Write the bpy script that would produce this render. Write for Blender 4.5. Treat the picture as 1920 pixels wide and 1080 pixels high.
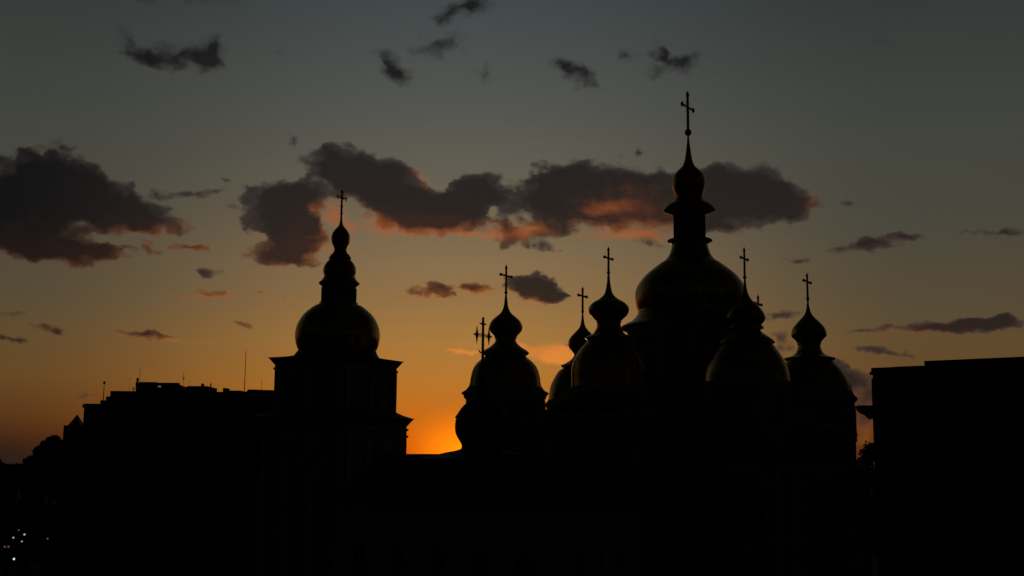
import bpy, math, random
from mathutils import Vector, Matrix
R = math.radians
random.seed(7)
for o in list(bpy.data.objects):
    bpy.data.objects.remove(o)
scene = bpy.context.scene
col = scene.collection

# ------------------------------------------------------------------ camera
FPX = 2200.0            # focal length in photo pixels (1920 wide)
HORIZON = 876.0
PITCH = math.atan((HORIZON - 540) / FPX)
ROLL = 0.008
CAM = Vector((0, 0, 16.0))
_F = Vector((0, math.cos(PITCH), math.sin(PITCH)))
_U0 = Vector((0, -math.sin(PITCH), math.cos(PITCH)))
_R0 = Vector((1, 0, 0))
_R = _R0 * math.cos(ROLL) + _U0 * math.sin(ROLL)
_U = _U0 * math.cos(ROLL) - _R0 * math.sin(ROLL)
def ray(px, py):
    return _R * ((px - 960) / FPX) + _U * ((540 - py) / FPX) + _F
def at(px, py, Y):
    r = ray(px, py)
    return CAM + r * (Y / r.y)
def mpp(px, py, Y):      # metres per photo pixel there
    return (Y / ray(px, py).y) / FPX
def azel(px, py):
    d = ray(px, py).normalized()
    return math.atan2(d.x, d.y), math.asin(d.z)
cd = bpy.data.cameras.new('camera')
cd.sensor_width = 36
cd.lens = 36 * FPX / 1920
cd.clip_end = 20000
cam = bpy.data.objects.new('camera', cd)
M = Matrix((( _R.x, _U.x, -_F.x, CAM.x), (_R.y, _U.y, -_F.y, CAM.y), (_R.z, _U.z, -_F.z, CAM.z), (0, 0, 0, 1)))
cam.matrix_world = M
col.objects.link(cam)
scene.camera = cam
vs = scene.view_settings
vs.view_transform = 'Standard'
vs.look = 'None'
vs.exposure = 0
vs.gamma = 1
vs.use_curve_mapping = False

# ------------------------------------------------------------------ dusk sky
def lin(c):
    out = []
    for v in c:
        v /= 255
        out.append(v / 12.92 if v <= .04045 else ((v + .055) / 1.055) ** 2.4)
    return tuple(out) + (1,)
W = bpy.data.worlds.new('World')
scene.world = W
W.use_nodes = True
nt = W.node_tree
nt.nodes.clear()
def N(t, **k):
    n = nt.nodes.new(t)
    for a, b in k.items():
        setattr(n, a, b)
    return n
def L(a, b):
    nt.links.new(a, b)
def setin(sock, v):
    if hasattr(v, 'links'):
        L(v, sock)
    else:
        sock.default_value = v
def MA(op, a, b=0.0, c=0.0, clamp=False):
    n = N('ShaderNodeMath', operation=op, use_clamp=clamp)
    setin(n.inputs[0], a); setin(n.inputs[1], b); setin(n.inputs[2], c)
    return n.outputs[0]
def VM(op, a, b):
    n = N('ShaderNodeVectorMath', operation=op)
    setin(n.inputs[0], a); setin(n.inputs[1], b)
    return n.outputs[0]
def MIX(f, a, b, mode='MIX'):
    n = N('ShaderNodeMixRGB', blend_type=mode)
    setin(n.inputs[0], f); setin(n.inputs[1], a); setin(n.inputs[2], b)
    return n.outputs[0]
def SMOOTH(v, lo, hi, a=0.0, b=1.0):
    n = N('ShaderNodeMapRange', interpolation_type='SMOOTHSTEP')
    setin(n.inputs[0], v)
    for i, q in enumerate((lo, hi, a, b)):
        n.inputs[1 + i].default_value = q
    return n.outputs[0]
def RAMP(f, stops):
    n = N('ShaderNodeValToRGB')
    L(f, n.inputs[0])
    cr = n.color_ramp
    cr.interpolation = 'LINEAR'
    stops = sorted(stops)
    cr.elements[0].position = stops[0][0]; cr.elements[0].color = stops[0][1]
    cr.elements[1].position = stops[-1][0]; cr.elements[1].color = stops[-1][1]
    for p, c in stops[1:-1]:
        e = cr.elements.new(p); e.color = c
    return n.outputs[0]
tc = N('ShaderNodeTexCoord')
sx = N('ShaderNodeSeparateXYZ')
L(tc.outputs['Generated'], sx.inputs[0])
AZ = MA('ARCTAN2', sx.outputs[0], sx.outputs[1])
EL = MA('ARCSINE', sx.outputs[2])
UNIT = FPX / 100.0                      # one unit = the angle of about 100 photo pixels
cmb = N('ShaderNodeCombineXYZ')
L(MA('MULTIPLY', AZ, UNIT), cmb.inputs[0]); L(MA('MULTIPLY', EL, UNIT), cmb.inputs[1])
P = cmb.outputs[0]
def uv(px, py):
    a, e = azel(px, py)
    return a * UNIT, e * UNIT
SUN_AZ, SUN_EL = azel(872, 848)

ELN = MA('DIVIDE', EL, math.pi / 2, clamp=True)
def stops_from(x, lst, high):
    return [(azel(x, y)[1] / (math.pi / 2), lin(c)) for y, c in lst] + [(e / 90, lin(c)) for e, c in high]
high = [(28, (34, 38, 40)), (38, (15, 17, 19)), (55, (6, 8, 9)), (90, (4, 5, 6))]
r_c = RAMP(ELN, stops_from(800, [(872, (192, 74, 8)), (830, (200, 90, 11)), (780, (201, 108, 24)), (720, (184, 118, 43)), (640, (168, 120, 60)),
    (560, (146, 113, 70)), (500, (136, 110, 76)), (400, (112, 100, 79)), (300, (96, 92, 81)), (200, (84, 85, 80)), (100, (75, 79, 77)), (0, (66, 73, 74))], high))
r_s = RAMP(ELN, stops_from(20, [(868, (34, 25, 22)), (845, (46, 30, 20)), (820, (66, 38, 20)), (780, (86, 54, 25)), (700, (101, 71, 37)), (620, (95, 74, 46)),
    (550, (86, 74, 54)), (400, (74, 71, 60)), (230, (67, 69, 62)), (0, (55, 60, 58))], high))
DAZ = MA('ABSOLUTE', MA('SUBTRACT', AZ, SUN_AZ))
wc = MA('MULTIPLY_ADD', MA('COSINE', MA('MINIMUM', MA('MULTIPLY', DAZ, math.pi / (850 / FPX)), math.pi)), .5, .5)
sky = MIX(wc, r_s, r_c)
# the glow right above the place where the sun went down
def BLOB(vec, px, py, rx, ry, rot=0, kind='SPHERICAL'):
    u, v = uv(px, py)
    m = N('ShaderNodeMapping', vector_type='TEXTURE')
    L(vec, m.inputs[0])
    m.inputs['Location'].default_value = (u, v, 0)
    m.inputs['Rotation'].default_value = (0, 0, R(-rot))
    m.inputs['Scale'].default_value = (rx / 100, ry / 100, 1)
    g = N('ShaderNodeTexGradient', gradient_type=kind)
    L(m.outputs[0], g.inputs[0])
    return g.outputs['Fac']
g1 = BLOB(P, 874, 850, 165, 100, 0, 'QUADRATIC_SPHERE')
sky = MIX(1.0, sky, MIX(g1, (0, 0, 0, 1), (1.35, .33, 0.0, 1)), 'ADD')
# twilight dies away towards the side turned from the sunset
far = SMOOTH(DAZ, 0.36, 1.3)
sky = MIX(1.0, sky, MIX(far, (1, 1, 1, 1), (.017, .023, .030, 1)), 'MULTIPLY')

# ---- clouds: soft masses placed by direction, torn by fractal noise
nz = N('ShaderNodeTexNoise', noise_dimensions='2D')
nz.inputs['Scale'].default_value = 2.0; nz.inputs['Detail'].default_value = 4; nz.inputs['Roughness'].default_value = .52
mp = N('ShaderNodeMapping'); L(P, mp.inputs[0]); mp.inputs['Scale'].default_value = (1, 1.35, 1)
L(mp.outputs[0], nz.inputs['Vector'])
warp = VM('MULTIPLY', VM('SUBTRACT', nz.outputs['Color'], (.5, .5, .5)), (.60, .30, 0))
PW = VM('ADD', P, warp)
nf = N('ShaderNodeTexNoise', noise_dimensions='2D')
nf.inputs['Scale'].default_value = 2.6; nf.inputs['Detail'].default_value = 5; nf.inputs['Roughness'].default_value = .55
L(mp.outputs[0], nf.inputs['Vector'])
FB = MA('SUBTRACT', nf.outputs['Fac'], .5)
CL = [  # px, py, half width, half height, tilt (clockwise), weight
 # big left bank
 (95, 326, 74, 52, 0, 1.3), (15, 368, 84, 58, 0, 1.3), (170, 365, 78, 44, 20, 1.2), (235, 395, 75, 38, 15, 1.2), (60, 405, 130, 48, 0, 1.4), (300, 412, 62, 24, 6, 1.0),
 (60, 458, 130, 30, 3, 1.2), (140, 478, 75, 20, 5, .9), (205, 470, 40, 14, 0, .6), (280, 463, 40, 11, 4, 1.3), (366, 465, 32, 11, 0, 1.2), (345, 368, 52, 9, 0, .85), (398, 358, 24, 11, -20, .9), (428, 334, 28, 10, 25, .75),
 # central bank, west part
 (612, 308, 55, 28, -10, 1.1), (680, 318, 80, 36, 15, 1.3), (745, 352, 75, 42, 28, 1.3), (800, 392, 70, 36, 15, 1.2), (640, 350, 90, 30, 0, 1.0), (530, 365, 70, 24, 0, 1.1), (500, 400, 65, 40, 0, 1.3),
 (560, 410, 52, 56, 0, 1.2), (508, 472, 58, 27, -6, 1.25), (570, 452, 45, 36, 0, .9), (560, 492, 55, 10, 6, .7), (610, 448, 24, 22, 0, .5), (715, 395, 70, 26, 20, .9), (760, 418, 90, 18, 5, .9),
 # middle
 (872, 362, 52, 36, -10, 1.2), (920, 350, 55, 28, 0, 1.0), (880, 400, 60, 36, 0, 1.2), (960, 385, 60, 30, 0, .8), (945, 440, 22, 34, 0, .7), (1000, 440, 70, 24, 0, .85), (1015, 464, 34, 12, 0, .6),
 # east part
 (1040, 350, 64, 42, 0, 1.3), (1090, 345, 84, 40, 0, 1.3), (1070, 395, 80, 36, 0, 1.2), (1170, 350, 84, 38, 0, 1.2), (1150, 400, 110, 36, 0, .9), (1250, 352, 90, 38, 0, 1.2), (1250, 405, 90, 38, 0, 1.0),
 (1330, 345, 60, 36, 0, 1.1), (1400, 345, 70, 40, 0, 1.3), (1380, 390, 110, 40, 0, 1.3), (1450, 370, 60, 36, 12, 1.1), (1500, 385, 44, 18, 0, .9), (1215, 462, 38, 16, 0, .6), (1360, 424, 60, 14, 0, .7),
 (1350, 460, 30, 8, 0, .5), (1492, 489, 26, 8, 5, 1.0), (1200, 284, 32, 8, -8, .8),
 # gaps torn in the banks
 (826, 332, 16, 26, 0, -.9), (985, 322, 26, 14, 0, -.6), (932, 402, 14, 9, 10, -.9), (648, 428, 46, 40, 0, -1.0), (478, 446, 22, 8, -10, -.9), (560, 322, 22, 10, -20, -.5), (235, 453, 62, 7, 3, -1.0), (310, 444, 50, 6, 4, -.6), (930, 425, 12, 14, 0, -.4), (1240, 318, 60, 8, 0, -.4), (1085, 465, 30, 12, 0, -.5), (415, 430, 30, 16, 0, -.4), (1200, 470, 90, 10, 0, -.4), (970, 345, 14, 14, 0, -.4),
 # upper little clouds
 (340, 98, 69, 28, -12, 1.04), (285, 112, 45, 18, 10, 0.92), (400, 95, 25, 30, 15, 0.92), (235, 70, 18, 30, -28, 0.61), (225, 102, 29, 23, 0, 0.49), (380, 122, 45, 18, 0, 0.73), (520, 97, 20, 9, 0, 0.49),
 (725, 118, 36, 25, 28, 1.04), (748, 142, 27, 21, 30, 0.73), (825, 80, 52, 21, 0, 0.92), (790, 97, 47, 14, 0, 0.73), (905, 140, 31, 21, 0, 0.79), (870, 12, 62, 23, -15, 0.98), (840, 28, 38, 14, -15, 0.67), (905, 15, 34, 14, 20, 0.73),
 (1062, 124, 29, 21, 25, 1.04), (1095, 146, 34, 21, 25, 0.98), (1185, 104, 27, 14, 0, 0.92), (1240, 92, 25, 18, 35, 1.04), (1262, 120, 38, 21, 25, 0.98), (1310, 106, 38, 12, -8, 0.92), (1235, 136, 22, 14, -20, 0.73), (400, 2, 67, 16, 0, 0.79), (265, 2, 56, 9, 0, 0.61),
 (1660, 78, 28, 9, 20, .6), (1760, 95, 30, 10, 15, .5), (1610, 100, 18, 12, 0, .5), (1600, 380, 28, 9, 0, .6), (550, 262, 20, 12, 30, .62),
 # right-hand bars
 (1640, 456, 56, 15, -10, .95), (1590, 464, 40, 9, -8, .6), (1668, 462, 22, 9, 0, .6), (1705, 443, 36, 10, 2, .95), (1880, 435, 48, 10, 0, .95), (1815, 437, 34, 4, 0, .5),
 (1830, 606, 80, 14, 0, 1.1), (1740, 614, 110, 10, -3, 1.0), (1890, 610, 60, 12, 4, 1.0), (1640, 618, 60, 6, -2, .6), (1480, 590, 70, 16, 0, .85), (1620, 655, 40, 12, 8, .85), (1680, 665, 60, 9, 8, .8), (1665, 645, 20, 9, 0, .45),
 (1470, 648, 30, 30, 40, .8), (1600, 715, 60, 26, 25, .9), (1620, 770, 60, 50, 0, 1.1), (1565, 690, 40, 22, 30, .8),
 # low central scraps
 (812, 542, 32, 15, 5, 1.1), (775, 551, 24, 10, 0, .9), (838, 548, 16, 12, 20, .6), (875, 536, 22, 10, 0, .8), (905, 540, 50, 9, 0, .75), (1000, 541, 48, 27, 0, 1.5), (1020, 548, 34, 20, 0, .9), (1066, 650, 14, 9, 10, .8), (1030, 556, 34, 9, 6, .8), (990, 530, 30, 15, 0, .8), (1050, 556, 26, 4, 0, .5),
 # low left scraps
 (385, 509, 30, 10, 5, .95), (380, 548, 36, 9, 0, .9), (525, 554, 24, 7, 0, .6), (490, 551, 14, 6, 0, .5), (450, 607, 16, 12, 20, 1.0), (265, 628, 46, 10, 4, 1.15), (330, 634, 36, 5, 3, .5), (25, 637, 40, 11, 4, 1.1), (60, 604, 56, 9, 14, .6), (110, 628, 56, 6, 8, .55), (45, 588, 26, 6, 10, .4), (115, 545, 20, 7, 10, .4), (8, 527, 16, 9, 10, .5), (170, 746, 26, 6, 0, .45), (20, 860, 90, 14, 0, .6),
]
KB = 1.5
_cnt = [0]
def FIELD(vec, lst, k):
    """sum of soft masses, kept in a node group of its own"""
    if not lst:
        return 0.0
    _cnt[0] += 1
    g = bpy.data.node_groups.new('cloud_masses_%d' % _cnt[0], 'ShaderNodeTree')
    g.interface.new_socket('Vector', in_out='INPUT', socket_type='NodeSocketVector')
    g.interface.new_socket('Value', in_out='OUTPUT', socket_type='NodeSocketFloat')
    gi = g.nodes.new('NodeGroupInput'); go = g.nodes.new('NodeGroupOutput')
    acc = None
    for px, py, rx, ry, rot, w in lst:
        u, v = uv(px, py)
        m = g.nodes.new('ShaderNodeMapping'); m.vector_type = 'TEXTURE'
        g.links.new(gi.outputs[0], m.inputs[0])
        m.inputs['Location'].default_value = (u, v, 0)
        m.inputs['Rotation'].default_value = (0, 0, R(-rot))
        m.inputs['Scale'].default_value = (rx * k / 100, ry * k / 100, 1)
        t = g.nodes.new('ShaderNodeTexGradient'); t.gradient_type = 'SPHERICAL'
        g.links.new(m.outputs[0], t.inputs[0])
        f = g.nodes.new('ShaderNodeMath'); f.operation = 'MULTIPLY_ADD'
        g.links.new(t.outputs['Fac'], f.inputs[0])
        f.inputs[1].default_value = w
        if acc is None:
            f.inputs[2].default_value = 0
        else:
            g.links.new(acc, f.inputs[2])
        acc = f.outputs[0]
    g.links.new(acc, go.inputs[0])
    n = N('ShaderNodeGroup')
    n.node_tree = g
    L(vec, n.inputs[0])
    return n.outputs[0]
# elsewhere in the sky the same broken cover goes on
nb = N('ShaderNodeTexNoise', noise_dimensions='2D')
nb.inputs['Scale'].default_value = .22; nb.inputs['Detail'].default_value = 5
L(mp.outputs[0], nb.inputs['Vector'])
away = MA('MAXIMUM', SMOOTH(MA('ABSOLUTE', AZ), .48, .62), SMOOTH(EL, .42, .55))
DB = MA('MULTIPLY', MA('MULTIPLY', MA('MAXIMUM', MA('SUBTRACT', nb.outputs['Fac'], .56), 0.0), 5.0), away)
GL = [(625, 400, 38, 22, 30, .8), (735, 432, 70, 14, 6, .75), (640, 432, 26, 40, 0, .35), (700, 405, 40, 14, 20, .4), (890, 438, 95, 10, 2, 1.0), (1000, 434, 32, 9, 0, .8), (1135, 388, 46, 13, -5, .6), (1185, 380, 100, 44, 0, .32), (1165, 440, 75, 12, 0, .95), (1230, 440, 60, 12, 0, .5),
 (640, 472, 60, 9, 5, .6), (480, 447, 30, 10, 0, .4), (520, 502, 60, 6, 5, .45), (1040, 662, 34, 18, 0, 1.5), (1055, 672, 28, 16, 0, 1.0), (872, 660, 34, 6, 2, 1.3), (985, 654, 20, 9, 20, 1.2), (785, 556, 50, 6, 0, .7), (905, 547, 50, 6, 0, .8), (995, 568, 44, 5, 2, .6), (860, 570, 36, 10, 25, .4),
 (385, 553, 60, 8, 0, .65), (320, 637, 100, 6, 2, .45), (520, 556, 36, 6, 0, .5), (785, 326, 16, 8, 20, .6), (797, 345, 9, 12, -20, .5), (350, 420, 50, 9, 18, .45), (130, 499, 120, 8, 4, .4), (1695, 624, 80, 5, 0, .45), (1622, 838, 26, 36, 0, .6), (1390, 436, 70, 6, 0, .25), (15, 502, 40, 8, 10, .35), (100, 420, 160, 40, 3, .12), (402, 100, 13, 12, 0, .16), (1510, 380, 24, 12, 0, .15)]
up = SMOOTH(EL, .12, .34)
leftw = SMOOTH(AZ, -.42, -.24)
dark = MIX(leftw, lin((15, 15, 17)), MIX(up, lin((41, 32, 29)), lin((30, 29, 30))))
thin = MIX(leftw, MIX(up, lin((44, 37, 32)), lin((30, 30, 31))), MIX(up, lin((66, 54, 47)), lin((50, 49, 49))))
wdark = MIX(leftw, lin((29, 19, 17)), lin((50, 33, 28)))
wthin = MIX(leftw, lin((52, 32, 25)), lin((112, 66, 40)))
# where the last light still reaches the undersides
WL = [(100, 470, 260, 44, 3, .9), (300, 440, 130, 30, 8, .8), (560, 480, 130, 40, 0, .8), (620, 415, 70, 55, 0, .8), (750, 425, 120, 34, 10, 1.0), (880, 432, 130, 26, 0, 1.0), (985, 432, 70, 22, 0, .6), (1180, 405, 130, 46, -4, 1.1), (1270, 425, 80, 30, 0, .6),
 (820, 548, 110, 22, 0, 1.0), (900, 545, 80, 16, 0, 1.0), (1000, 572, 80, 22, 0, .9), (400, 552, 110, 22, 0, 1.0), (520, 555, 60, 16, 0, 1.0), (300, 636, 140, 16, 2, .9), (1700, 624, 130, 14, 0, .7), (1620, 800, 100, 90, 0, .8), (1520, 380, 44, 26, 0, .5), (415, 105, 30, 30, 0, .25), (60, 615, 160, 34, 6, .6), (380, 465, 60, 20, 0, .7), (450, 608, 30, 18, 0, .8), (400, 2, 60, 18, 0, .2), (795, 335, 36, 30, 0, .6), (1680, 665, 120, 26, 0, .35), (660, 470, 90, 22, 0, .8)]
glowcol = MIX(SMOOTH(EL, .085, .15), lin((232, 138, 58)), lin((168, 90, 46)))
glowcol = MIX(1.0, glowcol, SMOOTH(DAZ, .08, .42, 1.0, .36), 'MULTIPLY')
# physical twilight sky underneath, very weak
ns = N('ShaderNodeTexSky', sky_type='NISHITA')
ns.sun_disc = False
ns.sun_elevation = R(-2.0)
ns.sun_rotation = SUN_AZ
ns.altitude = 180
ns.air_density = 1.0
nsm = MIX(1.0, ns.outputs[0], (.002, .002, .002, 1), 'MULTIPLY')
base_sky = MIX(1.0, sky, nsm, 'ADD')
vo = N('ShaderNodeTexVoronoi', voronoi_dimensions='2D', feature='F1')
vo.inputs['Scale'].default_value = 2.3; vo.inputs['Detail'].default_value = 1.0; vo.inputs['Roughness'].default_value = .45
L(VM('MULTIPLY', PW, (1, 1.25, 0)), vo.inputs['Vector'])
PUFF = MA('SUBTRACT', .40, vo.outputs['Distance'])      # rounded billows
FBW = MA('MULTIPLY_ADD', PUFF, .55, MA('MULTIPLY', FB, .70))
HIGH = SMOOTH(EL, .308, .335)
def hits(lst, x0, x1, y0, y1):
    out = []
    for q in lst:
        c_, s_ = math.cos(R(q[4])), math.sin(R(q[4]))
        ex = math.hypot(q[2] * c_, q[3] * s_) * KB * 1.08 + 34; ey = math.hypot(q[2] * s_, q[3] * c_) * KB * 1.08 + 30
        if q[0] + ex > x0 and q[0] - ex < x1 and q[1] + ey > y0 and q[1] - ey < y1:
            out.append(q)
    return out
def tile(x0, x1, y0, y1, outside=False):
    """sky shader for one patch of directions: only the clouds that reach into it"""
    c = [] if outside else hits(CL, x0, x1, y0, y1)
    g_ = [] if outside else hits(GL, x0, x1, y0, y1)
    D0 = FIELD(PW, c, KB)
    DT = MA('ADD', MA('ADD', D0, DB), FBW)
    alpha = MA('MULTIPLY', SMOOTH(DT, .24, .72), .96)
    if y1 < 300:        # the small high clouds are thin and feathery
        alpha = MA('MULTIPLY', MA('ADD', MA('MULTIPLY', alpha, MA('SUBTRACT', 1.0, HIGH)), MA('MULTIPLY', SMOOTH(DT, .10, 1.15), HIGH)), 1.0)
    thick = SMOOTH(DT, .40, 1.25)
    w_ = [] if outside else hits(WL, x0, x1, y0, y1)
    if w_:
        wm = SMOOTH(MA('MULTIPLY_ADD', FB, .4, FIELD(PW, w_, 1.42)), .12, .9)
        cc = MIX(thick, MIX(wm, thin, wthin), MIX(wm, dark, wdark))
    else:
        cc = MIX(thick, thin, dark)
    f = MIX(alpha, base_sky, cc)
    if g_:
        GA = FIELD(PW, g_, 1.5)
        f = MIX(MA('MULTIPLY', SMOOTH(MA('MULTIPLY_ADD', FB, .5, GA), .06, 1.3), .82), f, glowcol)
    bg = N('ShaderNodeBackground')
    L(f, bg.inputs[0])
    return bg.outputs[0]
def branch(cond, a, b):        # cond 0 -> a, 1 -> b
    n = N('ShaderNodeMixShader')
    L(cond, n.inputs[0]); L(a, n.inputs[1]); L(b, n.inputs[2])
    return n.outputs[0]
XS = [240, 480, 720, 960, 1200, 1440, 1680]
YS = [190, 330, 480, 600]
def row(y0, y1, xs, lo, hi):
    if not xs:
        return tile(lo, hi, y0, y1)
    m = len(xs) // 2
    return branch(MA('GREATER_THAN', AZ, azel(xs[m], 540)[0]), row(y0, y1, xs[:m], lo, xs[m] + 12), row(y0, y1, xs[m + 1:], xs[m] - 12, hi))
def rows(ys, lo, hi):
    if not ys:
        return row(lo, hi, XS, -999, 2999)
    m = len(ys) // 2
    return branch(MA('GREATER_THAN', EL, azel(960, ys[m])[1]), rows(ys[m + 1:], ys[m] - 40, hi), rows(ys[:m], lo, ys[m] + 40))
inside = rows(YS, -999, 1999)
out_c = MA('MAXIMUM', MA('GREATER_THAN', MA('ABSOLUTE', AZ), .56), MA('GREATER_THAN', EL, .50))
wo = N('ShaderNodeOutputWorld')
L(branch(out_c, inside, tile(0, 0, 0, 0, True)), wo.inputs[0])
W.cycles.sampling_method = 'MANUAL'
W.cycles.sample_map_resolution = 512
scene.cycles.use_adaptive_sampling = True
scene.cycles.adaptive_threshold = .02
scene.cycles.adaptive_min_samples = 16
scene.cycles.max_bounces = 4

# sun: already on the horizon behind the churches, almost spent
sd = bpy.data.lights.new('sun', 'SUN')
sd.energy = 0.03
sd.angle = R(2)
sd.color = (1, .45, .14)
sun = bpy.data.objects.new('sun', sd)
_sd = Vector((math.sin(SUN_AZ) * math.cos(R(.6)), math.cos(SUN_AZ) * math.cos(R(.6)), math.sin(R(.6))))
sun.rotation_euler = _sd.to_track_quat('Z', 'Y').to_euler()
sun.location = (0, 0, 120)
col.objects.link(sun)

# ------------------------------------------------------------------ materials
MATS = {}
def mat(name, base, rough=.8, metal=0.0, vary=.25, scale=.6, bump=.15, emit=None, spec=.4):
    if name in MATS:
        return MATS[name]
    m = bpy.data.materials.new(name)
    m.use_nodes = True
    t = m.node_tree
    b = t.nodes['Principled BSDF']
    geo = t.nodes.new('ShaderNodeNewGeometry')
    no = t.nodes.new('ShaderNodeTexNoise')
    no.inputs['Scale'].default_value = scale; no.inputs['Detail'].default_value = 6
    t.links.new(geo.outputs['Position'], no.inputs['Vector'])
    mr = t.nodes.new('ShaderNodeMapRange')
    mr.inputs[1].default_value = .3; mr.inputs[2].default_value = .7
    mr.inputs[3].default_value = 1 - vary; mr.inputs[4].default_value = 1 + vary * .6
    t.links.new(no.outputs['Fac'], mr.inputs[0])
    mx = t.nodes.new('ShaderNodeVectorMath'); mx.operation = 'SCALE'
    mx.inputs[0].default_value = base
    t.links.new(mr.outputs[0], mx.inputs['Scale'])
    t.links.new(mx.outputs[0], b.inputs['Base Color'])
    b.inputs['Metallic'].default_value = metal
    r2 = t.nodes.new('ShaderNodeMapRange')
    r2.inputs[1].default_value = .3; r2.inputs[2].default_value = .7
    r2.inputs[3].default_value = rough * .85; r2.inputs[4].default_value = min(1, rough * 1.15)
    t.links.new(no.outputs['Fac'], r2.inputs[0])
    t.links.new(r2.outputs[0], b.inputs['Roughness'])
    b.inputs['Specular IOR Level'].default_value = spec
    if bump:
        n2 = t.nodes.new('ShaderNodeTexNoise')
        n2.inputs['Scale'].default_value = scale * 6; n2.inputs['Detail'].default_value = 4
        t.links.new(geo.outputs['Position'], n2.inputs['Vector'])
        bp = t.nodes.new('ShaderNodeBump')
        bp.inputs['Strength'].default_value = bump; bp.inputs['Distance'].default_value = .05
        t.links.new(n2.outputs['Fac'], bp.inputs['Height'])
        t.links.new(bp.outputs[0], b.inputs['Normal'])
    if emit:
        b.inputs['Emission Color'].default_value = tuple(emit[:3]) + (1,)
        b.inputs['Emission Strength'].default_value = emit[3]
    MATS[name] = m
    return m
GOLD = mat('gilded_copper', (.56, .37, .10), .26, 1.0, .18, .8, .12)
GREEN = mat('patina_roof', (.06, .11, .085), .6, .0, .3, .5, .2)
BLUE = mat('blue_plaster', (.17, .27, .36), .9, 0, .2, .5, .2, spec=.2)
WHITE = mat('white_trim', (.55, .54, .50), .85, 0, .15, .8, .15, spec=.2)
GLASS = mat('window_glass', (.015, .018, .02), .12, 0, .2, 1, .02, spec=.5)
FRAME = mat('window_frame', (.30, .28, .24), .7, 0, .2, 2, .1)
STONE = mat('grey_stone', (.20, .19, .175), .9, 0, .3, .35, .3, spec=.2)
OCHRE = mat('ochre_plaster', (.24, .19, .12), .9, 0, .3, .35, .25, spec=.2)
ROOFM = mat('sheet_roof', (.06, .06, .06), .6, 0, .3, .8, .2)
STEEL = mat('dark_steel', (.06, .06, .06), .5, .6, .2, 2, .1)
ASPH = mat('asphalt', (.05, .05, .05), .9, 0, .25, .3, .2, spec=.2)
GRASSM = mat('grass', (.04, .055, .02), .95, 0, .35, .2, .3, spec=.1)
PAVE = mat('paving', (.16, .15, .14), .9, 0, .25, .4, .2, spec=.2)
LEAF = mat('foliage', (.04, .065, .022), .8, 0, .4, .7, 0, spec=.2)
BARK = mat('bark', (.05, .04, .03), .95, 0, .3, 2, .4, spec=.1)
CAR = mat('car_paint', (.08, .09, .1), .35, .3, .1, 1, 0)
RUBBER = mat('rubber', (.02, .02, .02), .9, 0, .1, 1, 0)
LAMPW = mat('lamp_glow', (.6, .6, .6), .5, 0, 0, 1, 0, emit=(1, .93, .85, .34))
LAMPD = mat('lamp_glow_dim', (.6, .6, .6), .5, 0, 0, 1, 0, emit=(1, .9, .8, .07))
LAMPG = mat('green_signal', (.1, .5, .2), .5, 0, 0, 1, 0, emit=(.55, 1.0, .68, .95))
LENS = mat('dark_lens', (.08, .02, .01), .4, 0, .1, 1, 0)
LITW = mat('lit_pane', (.1, .1, .1), .4, 0, .1, 1, 0, emit=(1, .8, .6, .003))

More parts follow.
